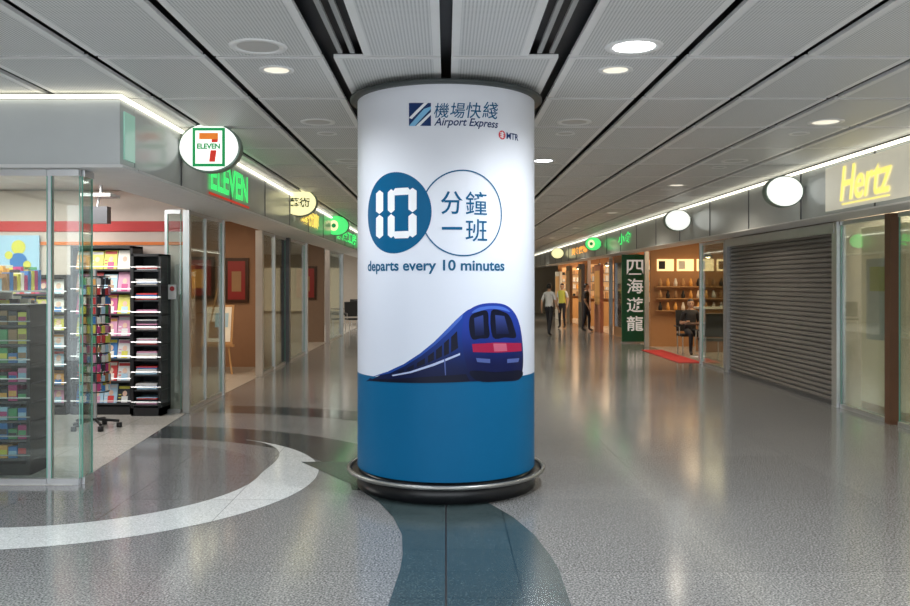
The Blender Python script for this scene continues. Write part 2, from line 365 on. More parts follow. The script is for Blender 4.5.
# ---------------------------------------------------------------- oval projecting signs
LBW=mat('lightbox_white',(0.9,0.92,0.9),0.3,emis=(0.97,1,0.93),estr=0.85)
LBC=mat('lightbox_yellow',(0.9,0.85,0.5),0.3,emis=(1,0.93,0.5),estr=0.9)
LBG=mat('lightbox_green',(0.1,0.7,0.2),0.3,emis=(0.08,0.85,0.2),estr=0.9)
GRN=mat('sign_green',(0.0,0.3,0.08),0.4,emis=(0.0,0.32,0.09),estr=0.5)
SRED=mat('sign_red',(0.7,0.03,0.02),0.4,emis=(0.8,0.05,0.02),estr=0.4)
SORG=mat('sign_orange',(0.9,0.25,0.02),0.4,emis=(1,0.25,0.03),estr=0.4)
INK=mat('sign_ink',(0.02,0.06,0.02),0.4)
def oval(x,y,z,w,h,face,side,deco=None):
    e=empty('illuminated_oval_sign',(x,y,z)); n=48; a=w/2;b=h/2;d=0.06
    mb=MB()
    def ring(sx,sy,yy): return [(sx*math.cos(2*math.pi*i/n),yy,sy*math.sin(2*math.pi*i/n)) for i in range(n)]
    A=[ring(a*0.94,b*0.94,-d-0.004),ring(a,b,-d),ring(a,b,d),ring(a*0.94,b*0.94,d+0.004)]
    vs=sum(A,[]); 
    mb.add(vs,[(k*n+i,k*n+(i+1)%n,(k+1)*n+(i+1)%n,(k+1)*n+i) for k in range(3) for i in range(n)],mat('sign_rim_green_grey',(0.22,0.30,0.25),0.35,0.4))
    mb.done('rim',e)
    mb=MB(); mb.quad(ring(a*0.94,b*0.94,-d-0.003),face); mb.quad(ring(a*0.94,b*0.94,d+0.003)[::-1],face); mb.done('lit_face',e)
    mb=MB(); xe=(-2.548-x) if side<0 else (4.588-x); mb.tube((side*a*0.97,0,0.05),(xe,0,0.05),0.018,STEEL); mb.tube((side*a*0.97,0,-0.05),(xe,0,-0.05),0.018,STEEL); mb.done('bracket',e)
    if deco:
        mb=MB(); deco(mb,d+0.008); mb.done('emblem',e)
    return e
def d7(mb,d):
    mb.box((-0.155,-d,-0.185),(0.155,-d+0.003,0.185),GRN)
    mb.box((-0.128,-d-0.002,-0.158),(0.128,-d,0.158),LBW)
    y=-d-0.004
    def q(pts,m,yy=y): mb.quad([(p[0],yy,p[1]) for p in pts],m)
    q([(-0.09,0.075),(0.09,0.075),(0.09,0.135),(-0.09,0.135)],SORG)
    q([(0.005,-0.14),(0.06,-0.14),(0.09,0.075),(0.03,0.075)],SRED)
    mb.box((-0.12,y-0.003,-0.03),(0.12,y,0.045),LBW)
    text_in(mb,'ELEVEN',0.22,0.052,GRN,frame((-0.11,y-0.005,-0.018),(1,0,0),(0,0,1)),0.04)
oval(-2.27,8.2,2.90,0.60,0.48,LBW,-1,d7)
def dtx(s,w,h,m):
    def f(mb,d): text_in(mb,s,w,h,m,frame((-w/2,-d,-h/2),(1,0,0),(0,0,1)),0.02)
    return f
def leaf(mb,d):
    mb.lathe([(0.001,0),(0.10,0)],(0,0,0),LBC,20,frame((-0.06,-d,0.0),(1,0,0),(0,0,1))@Matrix.Diagonal((1,1.2,1,1)))
    mb.lathe([(0.001,0),(0.05,0)],(0,0,0),GRN,20,frame((-0.06,-d-0.003,0.0),(1,0,0),(0,0,1)))
oval(-2.42,14.1,2.93,0.58,0.46,LBC,-1,dtx('藝術',0.34,0.16,INK))
oval(-2.44,19.0,2.88,0.56,0.45,LBG,-1,leaf)
oval(-2.44,26,2.88,0.56,0.45,LBG,-1)
oval(4.32,10.9,2.77,0.49,0.40,LBW,1)
oval(4.32,15.9,2.77,0.49,0.40,LBW,1)
oval(4.32,25,2.75,0.49,0.40,LBG,1,leaf)
oval(4.32,33,2.75,0.49,0.40,LBC,1)
mb=MB(); G2=mat('letter_green',(0.05,0.6,0.15),0.4,emis=(0.05,0.8,0.18),estr=1.0)
text_in(mb,'ELEVEN',1.7,0.33,G2,frame((-2.54,9.2,2.62),(0,1,0),(0,0,1)),0.02)
mb.box((-2.55,9.15,2.56),(-2.546,11.0,2.585),SRED); mb.done('shop_sign_letters')
mb=MB(); text_in(mb,'藝術廊',2.0,0.30,mat('letter_yellow',(0.8,0.6,0.1),0.4,emis=(1,0.75,0.15),estr=1),frame((-2.54,15.0,2.66),(0,1,0),(0,0,1)),0.02); mb.done('shop_sign_letters')
mb=MB(); text_in(mb,'健康工房',4.2,0.32,G2,frame((-2.54,19.8,2.64),(0,1,0),(0,0,1)),0.02); mb.done('shop_sign_letters')
sg=empty('car_rental_sign')
mb=MB(); mb.box((4.575,7.0,2.46),(4.588,10.25,2.98),mat('sign_backlit',(0.6,0.57,0.45),0.4,emis=(1,0.96,0.8),estr=0.32)); mb.done('backlit_panel',sg)
mb=MB(); text_in(mb,'Hertz',1.15,0.40,mat('letter_gold',(0.95,0.8,0.2),0.4,emis=(1,0.85,0.2),estr=0.9),frame((4.56,9.85,2.54),(0,-1,0),(0,0,1)),0.012,0.25)
mb.box((4.56,8.75,2.50),(4.566,9.8,2.515),MATS['letter_gold']); mb.done('letters',sg)
mb=MB(); text_in(mb,'小食',1.6,0.30,G2,frame((4.58,22.6,2.6),(0,-1,0),(0,0,1)),0.02); mb.done('shop_sign_letters')
mb=MB(); text_in(mb,'美食廣場',3.4,0.26,mat('letter_orange',(0.9,0.4,0.05),0.4,emis=(1,0.45,0.08),estr=1),frame((4.58,31,2.6),(0,-1,0),(0,0,1)),0.02); mb.done('shop_sign_letters')

# ---------------------------------------------------------------- storefront pieces
def post(mb,x,y,h=2.5,w=0.06,mt=STEEL): mb.box((x-w/2,y-w/2,0),(x+w/2,y+w/2,h),mt)
def gpanel(mb,p,q,h=2.5):
    p=Vector((*p,0));q=Vector((*q,0));d=(q-p);L=d.length;M=frame(p,d,(0,0,1))
    mb.box((0,0.03,-0.005),(L,h,0.005),GLASS,M)
    mb.box((0,0.0,-0.02),(L,0.05,0.02),STEEL,M); mb.box((0,h-0.05,-0.02),(L,h,0.02),STEEL,M)
    mb.box((-0.006,0.05,-0.006),(0.0,h-0.05,0.006),GEDGE,M); mb.box((L,0.05,-0.006),(L+0.006,h-0.05,0.006),GEDGE,M)
wn=[0]
def window(panels,posts,h=2.5):
    wn[0]+=1; mb=MB()
    for p,q in panels: gpanel(mb,p,q,h)
    for a in posts: post(mb,a[0],a[1],h,a[2],a[3] if len(a)>3 else STEEL)
    mb.done('window_%d'%wn[0])
window([((-4.4,6.75),(-3.17,6.75)),((-3.13,6.75),(-2.91,6.75)),((-5.7,6.75),(-4.45,6.75)),((-2.90,6.78),(-2.90,6.96))],[(-3.15,6.77,0.04)])
window([((-3.42,10.45),(-3.26,10.45))],[(-3.2,10.5,0.08),(-3.45,10.5,0.04)])
window([((-3.2,10.6),(-3.2,12.1))],[(-3.2,12.15,0.07),(-3.2,11.3,0.03)])
window([((-3.2,14.7),(-3.2,16.9))],[(-3.2,14.6,0.12),(-3.2,15.8,0.06),(-3.2,17,0.16,DSTEEL)])
window([((-3.2,17.1),(-3.2,19.2))],[(-3.2,19.3,0.12)])
window([((-3.2,23.1),(-3.2,26))],[(-3.2,23,0.12),(-3.2,26,0.12)])
BRP=mat('brown_post',(0.13,0.06,0.03),0.4)
window([((5.07,9.75),(5.07,10.9)),((5.07,8.7),(5.07,9.5))],[(5.05,10.95,0.07),(5.07,9.65,0.12,BRP)],2.39)
window([((5.07,15.4),(5.07,16.8))],[(5.05,15.36,0.06),(5.05,16.85,0.05)],2.39)
window([],[(5.05,21.4,0.1)],2.39); window([],[(5.05,26.05,0.1)],2.39); window([],[(5.05,30,0.1)],2.39)

sh=empty('roller_shutter'); mb=MB(); SM=mat('shutter_slat_metal',(0.20,0.188,0.18),0.42,0.2)
z=0.04
while z<2.24:
    prof=[(0,0),(0.018,0.012),(0.022,0.03),(0.018,0.05),(0,0.062)]
    for i in range(4):
        a=prof[i];b=prof[i+1]
        mb.add([(5.10-a[0],11.08,z+a[1]),(5.10-a[0],15.26,z+a[1]),(5.10-b[0],15.26,z+b[1]),(5.10-b[0],11.08,z+b[1])],[(0,1,2,3)],SM)
    z+=0.068
mb.box((5.06,11.08,0),(5.11,15.26,0.05),DSTEEL)
mb.box((5.12,11.03,0),(5.15,15.3,2.38),DSTEEL)
mb.done('slat_curtain',sh)
mb=MB(); mb.box((5.02,11.03,2.25),(5.2,15.3,2.385),STEEL); mb.box((5.03,11.0,0),(5.12,11.09,2.3),STEEL); mb.box((5.03,15.22,0),(5.12,15.3,2.3),STEEL); mb.done('housing_and_guides',sh)

# ---------------------------------------------------------------- partitions & shop interiors
PINK=mat('shop_wall_pink',(0.66,0.55,0.48),0.55)
mb=MB()
mb.box((-7.8,10.75,0),(-3.3,10.85,2.77),PINK); mb.box((-7.8,10.73,2.25),(-3.3,10.75,2.38),mat('stripe_red',(0.6,0.03,0.03),0.5)); mb.box((-7.8,10.73,2.08),(-3.3,10.75,2.12),mat('stripe_orange',(0.8,0.2,0.03),0.5))
mb.done('wall_shop_1')
mb=MB(); mb.box((-7.8,16.2,0),(-3.3,16.3,2.77),mat('gallery_wall',(0.34,0.18,0.10),0.6)); mb.done('wall_shop_2')
mb=MB(); mb.box((-7.8,23,0),(-3.3,23.1,2.77),mat('cafe_wall',(0.25,0.17,0.12),0.6)); mb.done('wall_shop_3')
mb=MB(); mb.box((-7.8,34,0),(-3.3,34.1,2.77),WC); mb.done('wall_shop_4')
mb=MB(); mb.box((-7.8,7.0,2.78),(-3.2,34,2.85),WHITE); mb.done('ceiling_shop_left')
mb=MB(); mb.box((5.2,8.6,2.72),(9.6,45.8,2.8),WHITE); mb.done('ceiling_shop_right')
WARM=mat('restaurant_wall',(0.42,0.21,0.09),0.55)
for i,(y,m_) in enumerate([(11.0,WC),(15.3,WC),(21.4,WARM),(26.0,mat('wall_terracotta',(0.45,0.18,0.09),0.55)),(32,WARM),(39,WARM)]):
    mb=MB(); mb.box((5.15,y,0),(9.6,y+0.1,2.71),m_); mb.done('wall_shop_%d'%(5+i))
mb=MB(); mb.box((5.13,22.9,0),(5.2,25.9,2.40),WARM); mb.box((5.125,23.1,0.3),(5.13,25.8,2.2),mat('dark_glass',(0.08,0.05,0.03),0.1)); mb.done('wall_restaurant_front')

COLS=[mat('cover_%d'%i,c,0.4) for i,c in enumerate([(0.6,0.05,0.05),(0.7,0.65,0.1),(0.05,0.2,0.5),(0.7,0.7,0.7),(0.1,0.35,0.15),(0.65,0.3,0.45),(0.03,0.03,0.04),(0.8,0.4,0.1),(0.4,0.6,0.75),(0.35,0.2,0.1),(0.85,0.8,0.72),(0.5,0.05,0.2)])]
MAGC=[COLS[i] for i in (0,1,2,3,3,5,6,7,8,10,10,11,9)]
SKN=mat('cover_portrait',(0.75,0.5,0.38),0.5)
def mag_rack(x0,x1,y,name,levels=7,zt=2.1,stack=False,nc=4,pal=None,packs=False):
    pal=pal or MAGC
    e=empty(name); mb=MB()
    for x in (x0,x1-0.03): mb.box((x,y,0.004),(x+0.03,y+0.35,zt),BLACK)
    mb.box((x0,y+0.33,0.004),(x1,y+0.36,zt),BLACK); mb.box((x0,y,0.004),(x1,y+0.35,0.1),BLACK); mb.box((x0,y,zt-0.03),(x1,y+0.35,zt),BLACK)
    dz=(zt-0.15)/levels
    for l in range(levels):
        z=0.12+l*dz; mb.box((x0,y+0.02,z),(x1,y+0.33,z+0.015),DSTEEL); mb.tube((x0,y,z+0.05),(x1,y,z+0.05),0.006,STEEL,6)
    mb.done('shelf_frame',e)
    mb=MB()
    for l in range(levels):
        z=0.14+l*dz; w=(x1-x0-0.08)/nc
        for c in range(nc):
            x=x0+0.04+c*w
            if packs:
                hh=dz*random.uniform(0.5,0.85); mm=random.choice(pal)
                mb.box((x+0.004,y+0.03,z),(x+w-0.004,y+0.09,z+hh),mm)
                mb.box((x+0.008,y+0.027,z+hh*0.3),(x+w-0.008,y+0.03,z+hh*0.65),random.choice(pal))
                mb.box((x+0.004,y+0.12,z),(x+w-0.004,y+0.25,z+hh*0.9),mm)
            elif stack:
                zz=z
                for k in range(random.randint(3,7)):
                    t=random.uniform(0.008,0.022); o=random.uniform(0,0.02)
                    mb.box((x+o,y+0.03,zz),(x+w-0.022+o*0.3,y+0.28,zz+t),random.choice(pal)); zz+=t+0.001
            else:
                M=Matrix.Translation((x,y+0.05,z))@Matrix.Rotation(math.radians(-14),4,'X')
                h=dz*random.uniform(0.78,0.92); m1=random.choice(pal); m2=random.choice(pal); m3=random.choice(pal)
                mb.box((0.003,0,0),(w-0.006,0.012,h),m1,M)
                mb.box((0.012,-0.002,h*0.80),(w-0.015,0,h*0.95),m2,M)
                mb.box((w*0.3,-0.002,h*0.02),(w*0.75,0,h*0.38),m3,M)
                mb.lathe([(0.001,0),(w*0.17,0)],(0,0,0),SKN,10,M@frame((w*0.52,-0.003,h*0.53),(1,0,0),(0,0,1))@Matrix.Diagonal((1,1.2,1,1)))
                for q in range(3): mb.box((0.012,-0.002,h*(0.1+q*0.17)),(w*0.27,0,h*(0.15+q*0.17)),m2,M)
    mb.done('goods',e)
STK=[COLS[3],COLS[10],COLS[3],COLS[6],COLS[8],COLS[5],COLS[2],COLS[0]]
mag_rack(-4.55,-3.80,10.3,'magazine_rack',7,2.05,nc=4)
mag_rack(-3.78,-3.42,10.2,'magazine_rack',10,1.95,stack=True,nc=1,pal=STK)
mag_rack(-5.6,-4.6,10.3,'magazine_rack',7,1.7,nc=5)
mag_rack(-4.25,-3.45,7.05,'snack_display_rack',8,1.42,nc=9,pal=[COLS[i] for i in (0,1,2,4,6,7,8,9,11,5)],packs=True)
e=empty('snack_shelf'); mb=MB()
for z in (0.1,0.45,0.8,1.15,1.5):
    mb.box((-4.9,8.0,z),(-4.5,9.6,z+0.02),WHITE)
    for k in range(20):
        for j in range(3):
            hh=random.uniform(0.12,0.26); mb.box((-4.88+j*0.12,8.03+k*0.077,z+0.02),(-4.79+j*0.12,8.09+k*0.077,z+0.02+hh),random.choice(COLS))
mb.box((-4.95,7.98,0.004),(-4.9,9.62,1.8),WHITE); mb.box((-4.9,7.98,0.004),(-4.5,8.0,1.5),DSTEEL)
for l in range(7):
    for k in range(4): mb.box((-4.88+k*0.095,7.955,0.12+l*0.2),(-4.81+k*0.095,7.979,0.27+l*0.2),random.choice(COLS))
mb.done('gondola',e)
e=empty('spinner_rack',(-3.86,9.35,0.004)); mb=MB()
mb.tube((0,0,0.06),(0,0,1.75),0.02,STEEL)
for k in range(5):
    a=2*math.pi*k/5+0.3; mb.tube((0,0,0.10),(0.25*math.cos(a),0.25*math.sin(a),0.07),0.015,BLACK); mb.lathe([(0.001,0),(0.03,0),(0.03,0.05),(0.001,0.05)],(0.25*math.cos(a),0.25*math.sin(a),0.0),BLACK,10)
for l in range(13): mb.lathe([(0.13,0),(0.15,0),(0.15,0.01),(0.13,0.01)],(0,0,0.4+l*0.105),BLACK,20)
mb.done('stand',e)
mb=MB()
for l in range(12):
    for k in range(20):
        M=Matrix.Rotation(2*math.pi*k/20,4,'Z')@Matrix.Translation((0.15,0,0.42+l*0.105))
        mb.box((0,-0.018,0),(0.012,0.018,random.uniform(0.06,0.09)),random.choice(COLS),M)
mb.done('packets',e)
e=empty('wall_poster'); mb=MB()
mb.box((-5.62,10.70,1.75),(-5.12,10.72,2.2),COLS[8]); mb.lathe([(0.001,0),(0.09,0)],(0,0,0),COLS[1],24,frame((-5.38,10.695,2.05),(1,0,0),(0,0,1)))
mb.lathe([(0.001,0),(0.11,0)],(0,0,0),COLS[2],24,frame((-5.38,10.693,1.87),(1,0,0),(0,0,1))); mb.lathe([(0.001,0),(0.05,0)],(0,0,0),COLS[1],24,frame((-5.50,10.69,1.95),(1,0,0),(0,0,1))); mb.lathe([(0.001,0),(0.05,0)],(0,0,0),COLS[1],24,frame((-5.27,10.69,1.83),(1,0,0),(0,0,1))); mb.box((-5.6,10.69,1.76),(-5.15,10.70,1.80),COLS[4]); mb.done('print',e)
mb=MB(); mb.box((-4.3,10.0,2.62),(-3.95,10.3,2.66),WHITE); mb.tube((-4.12,10.15,2.66),(-4.12,10.15,2.775),0.02,STEEL); mb.box((-4.27,9.98,2.30),(-3.98,10.1,2.5),DSTEEL); mb.tube((-4.12,10.05,2.5),(-4.12,10.1,2.66),0.015,STEEL); mb.done('ceiling_projector')
mb=MB(); mb.box((-6.9,8,0.004),(-6.3,10,0.95),COLS[3]); mb.box((-6.95,7.95,0.95),(-6.25,10.05,1.0),COLS[6]); mb.done('shop_counter')
mb=MB(); mb.box((-3.41,10.43,1.40),(-3.31,10.44,1.58),WHITE); mb.lathe([(0.001,0),(0.03,0)],(0,0,0),COLS[0],16,frame((-3.36,10.425,1.53),(1,0,0),(0,0,1))); mb.done('door_notice')

e=empty('painting_easel',(-4.02,15.0,0.004)); mb=MB(); WD=mat('light_wood',(0.5,0.28,0.12),0.5)
mb.tube((-0.28,-0.15,0),(-0.03,0.1,1.5),0.018,WD); mb.tube((0.28,-0.15,0),(0.03,0.1,1.5),0.018,WD); mb.tube((0,0.45,0),(0,0.1,1.45),0.018,WD); mb.box((-0.3,-0.12,0.48),(0.3,-0.04,0.52),WD)
mb.done('tripod',e)
mb=MB(); M=Matrix.Translation((0,-0.07,0.52))@Matrix.Rotation(math.radians(-12),4,'X')
mb.box((-0.27,-0.02,0),(0.27,0.0,0.7),WD,M); mb.box((-0.23,-0.025,0.04),(0.23,-0.02,0.66),COLS[10],M); mb.box((-0.15,-0.028,0.1),(0.1,-0.025,0.4),COLS[9],M); mb.box((-0.05,-0.03,0.3),(0.18,-0.028,0.55),COLS[8],M); mb.done('canvas',e)
def picture(x,y,z,w,h,c1,c2):
    e=empty('framed_picture'); mb=MB(); mb.box((x-w/2,y-0.04,z-h/2),(x+w/2,y,z+h/2),mat('frame_dark',(0.05,0.02,0.01),0.3)); mb.box((x-w/2+0.06,y-0.045,z-h/2+0.06),(x+w/2-0.06,y-0.04,z+h/2-0.06),c1); mb.box((x-w/5,y-0.05,z-h/4),(x+w/5,y-0.045,z+h/5),c2); mb.done('frame_and_print',e)
CR=mat('print_dark_red',(0.28,0.02,0.02),0.4)
picture(-3.98,16.19,1.65,0.45,0.85,CR,COLS[9]); picture(-4.7,16.19,1.7,0.6,0.8,CR,COLS[7])
picture(-3.8,22.99,1.6,0.6,0.9,CR,COLS[9])

def chair(x,y,rz,name='office_chair'):
    e=empty(name,(x,y,0.004)); e.rotation_euler[2]=rz; mb=MB()
    mb.box((-0.23,-0.23,0.40),(0.23,0.23,0.45),BLACK); M=Matrix.Translation((0,0.25,0.5))@Matrix.Rotation(math.radians(-8),4,'X'); mb.box((-0.22,-0.02,0),(0.22,0.03,0.48),BLACK,M)
    for s in (-1,1):
        mb.tube((s*0.2,-0.2,0),(s*0.2,-0.2,0.42),0.014,STEEL); mb.tube((s*0.2,0.22,0),(s*0.2,0.25,0.55),0.014,STEEL)
        mb.tube((s*0.27,-0.18,0.62),(s*0.27,0.25,0.62),0.015,BLACK); mb.tube((s*0.27,-0.18,0.43),(s*0.27,-0.18,0.62),0.012,STEEL)
    mb.done('seat_back_legs',e)
for (x,y,r) in [(-3.0,27.6,0.4),(-2.9,30.4,2.6),(-2.3,32,1.2),(-3.6,32,-0.5)]: chair(x,y,r)
def table(x,y,name='cafe_table'):
    e=empty(name,(x,y,0.004)); mb=MB(); mb.lathe([(0.001,0.70),(0.32,0.70),(0.32,0.73),(0.001,0.73)],(0,0,0),mat('table_dark',(0.1,0.05,0.03),0.3),24); mb.tube((0,0,0.02),(0,0,0.70),0.03,STEEL); mb.lathe([(0.001,0),(0.2,0),(0.2,0.02),(0.001,0.03)],(0,0,0),STEEL,24); mb.done('top_and_pedestal',e)
table(-2.9,29)

rs=empty('restaurant_counter'); mb=MB()
mb.box((5.9,19.6,0.004),(6.9,20.1,1.0),mat('counter_wood',(0.35,0.16,0.06),0.35)); mb.box((5.86,19.55,1.0),(6.94,20.15,1.04),COLS[10]); mb.done('counter_body',rs)
mb=MB(); WE=mat('menu_lightbox',(0.9,0.7,0.4),0.4,emis=(1,0.72,0.35),estr=1.1)
ITM=[COLS[9],COLS[10],COLS[7],COLS[3],WD,BLACK]
for k in range(4): mb.box((5.3+k*0.5,21.34,1.9),(5.72+k*0.5,21.37,2.2),WE); mb.box((5.34+k*0.5,21.33,1.95),(5.5+k*0.5,21.34,2.15),random.choice(ITM))
for l in range(3):
    mb.box((5.25,21.12,0.9+l*0.3),(7.3,21.35,0.92+l*0.3),WD)
    for k in range(10):
        xx=5.35+k*0.19; mb.lathe([(0.001,0),(0.045,0),(0.05,0.08),(0.03,0.14),(0.015,0.2),(0.001,0.2)],(xx,21.22,0.92+l*0.3),random.choice(ITM),10)
mb.done('menu_and_shelves',rs)
table(5.48,18.35); chair(5.48,19.15,0,'dining_chair'); chair(5.5,17.6,3.14,'dining_chair')
mb=MB(); mb.box((4.65,17.0,0.002),(5.13,20.2,0.014),mat('mat_red',(0.5,0.03,0.03),0.8)); mb.done('door_mat')
def pendant(x,y,z):
    e=empty('pendant_lamp',(x,y,z)); mb=MB(); mb.lathe([(0.03,0.12),(0.12,0.0),(0.115,0.0),(0.025,0.115)],(0,0,0),DSTEEL,20); mb.tube((0,0,0.12),(0,0,2.715-z),0.005,BLACK,6); mb.done('shade',e)
    mb=MB(); mb.lathe([(0.001,-0.03),(0.05,-0.01),(0.05,0.03),(0.001,0.05)],(0,0,0),mat('bulb_warm',(1,0.8,0.5),0.4,emis=(1,0.75,0.42),estr=12),16); mb.done('bulb',e)
for p in [(5.8,17.5,2.2),(6.1,19.8,2.2),(5.5,24.5,2.2),(5.7,28,2.2),(5.6,31,2.2),(5.6,36,2.2),(5.5,29,2.2),(5.9,34,2.2),(5.5,38,2.2)]: pendant(*p)
for i,(y) in enumerate([25.9,31.9,38.9]):
    e=empty('display_cabinet'); mb=MB(); mb.box((5.25,y-0.3,0.004),(7.2,y,0.9),WD); mb.box((5.25,y-0.05,1.0),(7.2,y,2.3),mat('cab_back',(0.7,0.4,0.15),0.4,emis=(1,0.6,0.28),estr=0.4))
    for l in range(4):
        mb.box((5.25,y-0.3,1.0+l*0.32),(7.2,y-0.05,1.02+l*0.32),DSTEEL)
        for k in range(11): mb.box((5.3+k*0.16,y-0.25,1.02+l*0.32),(5.41+k*0.16,y-0.15,1.02+l*0.32+random.uniform(0.1,0.24)),random.choice(ITM))
    mb.box((5.25,y-0.3,0.9),(5.28,y,2.3),WD); mb.done('cabinet_body',e)
for (a,b,z0,z1,m_) in [(27.3,28.4,0,2.2,mat('brick_panel',(0.5,0.2,0.12),0.6)),(31,31.8,0,2.3,COLS[6]),(34,35,0,2.3,COLS[9]),(37,38.5,0,2.1,COLS[10])]:
    mb=MB(); mb.box((4.95,a,z0),(5.06,b,z1),m_); mb.box((4.945,a+0.1,z0+0.9),(4.95,b-0.1,z1-0.2),COLS[7]); mb.done('shopfront_panel')
e=empty('green_banner_board'); mb=MB(); GB=mat('banner_green',(0.0,0.12,0.05),0.4)
mb.box((4.70,22.7,0.02),(5.39,22.76,2.36),GB); mb.box((4.68,22.69,0.0),(5.41,22.77,0.03),STEEL); mb.done('board',e)
mb=MB(); BW=mat('banner_white',(0.9,0.9,0.88),0.5,emis=(1,1,0.95),estr=0.25)  # unlit banner lettering, slight glow put into the white to brighten it
for k,ch in enumerate('四海遊龍'): text_in(mb,ch,0.44,0.40,BW,frame((4.825,22.69,1.82-k*0.5),(1,0,0),(0,0,1)),0.012)
mb.done('characters',e)
e=empty('poster_display'); mb=MB(); mb.box((5.3,9.8,0.1),(5.36,10.85,2.3),mat('poster_cream',(0.7,0.56,0.36),0.5,emis=(1,0.8,0.5),estr=0.2)); mb.box((5.29,9.95,0.9),(5.3,10.7,1.9),COLS[10]); mb.box((5.28,10.05,1.5),(5.29,10.6,1.8),COLS[1]); mb.box((5.3,9.8,0.004),(5.36,10.85,0.1),WD); mb.done('poster',e)

# ---------------------------------------------------------------- lights
def spot(parent,loc,en,col,ang=150,blend=0.8,rad=0.09):
    l=bpy.data.lights.new('lamp','SPOT'); l.energy=en*LK; l.color=col; l.spot_size=math.radians(ang); l.spot_blend=blend; l.shadow_soft_size=rad
    o=bpy.data.objects.new('lamp',l); scene.collection.objects.link(o); o.parent=parent; o.location=loc
def area(name,loc,en,col,sx,sy):
    l=bpy.data.lights.new(name,'AREA'); l.shape='RECTANGLE'; l.size=sx; l.size_y=sy; l.energy=en*1.25; l.color=col
    o=bpy.data.objects.new(name,l); scene.collection.objects.link(o); o.location=loc
LIT=mat('lamp_lens_lit',(1,1,1),0.3,emis=(0.95,0.98,1),estr=14); LITW=mat('lamp_lens_warm',(1,0.95,0.8),0.3,emis=(1,0.9,0.72),estr=0.8); OFF=mat('lamp_lens_off',(0.6,0.6,0.58),0.3)
def down(x,y,state,r=0.15,en=0,col=(0.95,0.97,1)):
    e=empty('recessed_downlight',(x,y,3.096)); mb=MB()
    mb.lathe([(r*0.72,0.02),(r*0.74,-0.004),(r,-0.006),(r*1.02,0.001)],(0,0,0),PB,32); mb.done('trim_ring',e)
    mb=MB(); mt={0:OFF,1:LIT,2:LITW}[state]; mb.lathe([(0.001,-0.001),(r*0.73,-0.001)],(0,0,0),mt,32,smooth=False); mb.done('lens',e)
    if en: spot(e,(0,0,-0.03),en,col)
COOL=(0.92,0.97,1.0); WRM=(1.0,0.89,0.73)
down(1.19,5.38,1,0.18,80,COOL); down(-1.19,5.38,0,0.18,35,COOL)  # left fixture is unlit; the spot under it is added light
down(-1.19,5.97,2,0.12,22,COOL); down(1.19,5.97,2,0.12,22,COOL)
for y in (1.5,-1.1):
    for x in (-1.19,1.19): down(x,y,1,0.17,85,COOL)
    down(3.53,y,1,0.17,75,COOL); down(-3.53,y,1,0.17,75,COOL)
down(3.53,4.1,1,0.17,75,WRM); down(-3.53,4.1,1,0.17,75,COOL)
down(1.19,10.4,1,0.15,75,COOL)
for i,y in enumerate([7.9,10.4,13.0,15.5,18.1,20.6,23.1,25.7,28.2,33.3,38.4]):
    for x in (-1.19,1.19,3.53):
        if y==10.4 and x==1.19: continue
        if y>=13 and i%2==0: down(x,y,2,0.14,62,WRM)
        elif y==7.9 and x==3.53: down(x,y,2,0.16,40,WRM)
        else: down(x,y,0,0.16)
        if y<24: down(x,y+0.6,0,0.10)
area('shop_ceiling_light',(-5.2,8.8,2.76),145,(1,0.98,0.94),2.6,2.2)
area('shop_ceiling_light',(-4.6,13.6,2.76),60,(1,0.78,0.55),1.8,2.5)
area('shop_ceiling_light',(-4.6,19.5,2.76),60,(1,0.8,0.6),1.8,3)
area('shop_ceiling_light',(-4.6,28,2.76),160,(1,0.95,0.85),2,8)
area('shop_ceiling_light',(6.6,10.2,2.70),70,(1,0.85,0.6),1.6,1.2)
area('shop_ceiling_light',(6.6,18.5,2.70),85,(1,0.75,0.45),2.2,3.5)
area('shop_ceiling_light',(6.6,24,2.70),70,(1,0.72,0.45),2.2,3)
area('shop_ceiling_light',(6.6,29,2.70),120,(1,0.72,0.45),2.2,4)
area('shop_ceiling_light',(6.6,36,2.70),150,(1,0.72,0.45),2.2,5)
w=bpy.data.worlds.new('ambient'); scene.world=w; w.use_nodes=True
w.node_tree.nodes['Background'].inputs[0].default_value=(0.9,0.95,1,1); w.node_tree.nodes['Background'].inputs[1].default_value=2.4

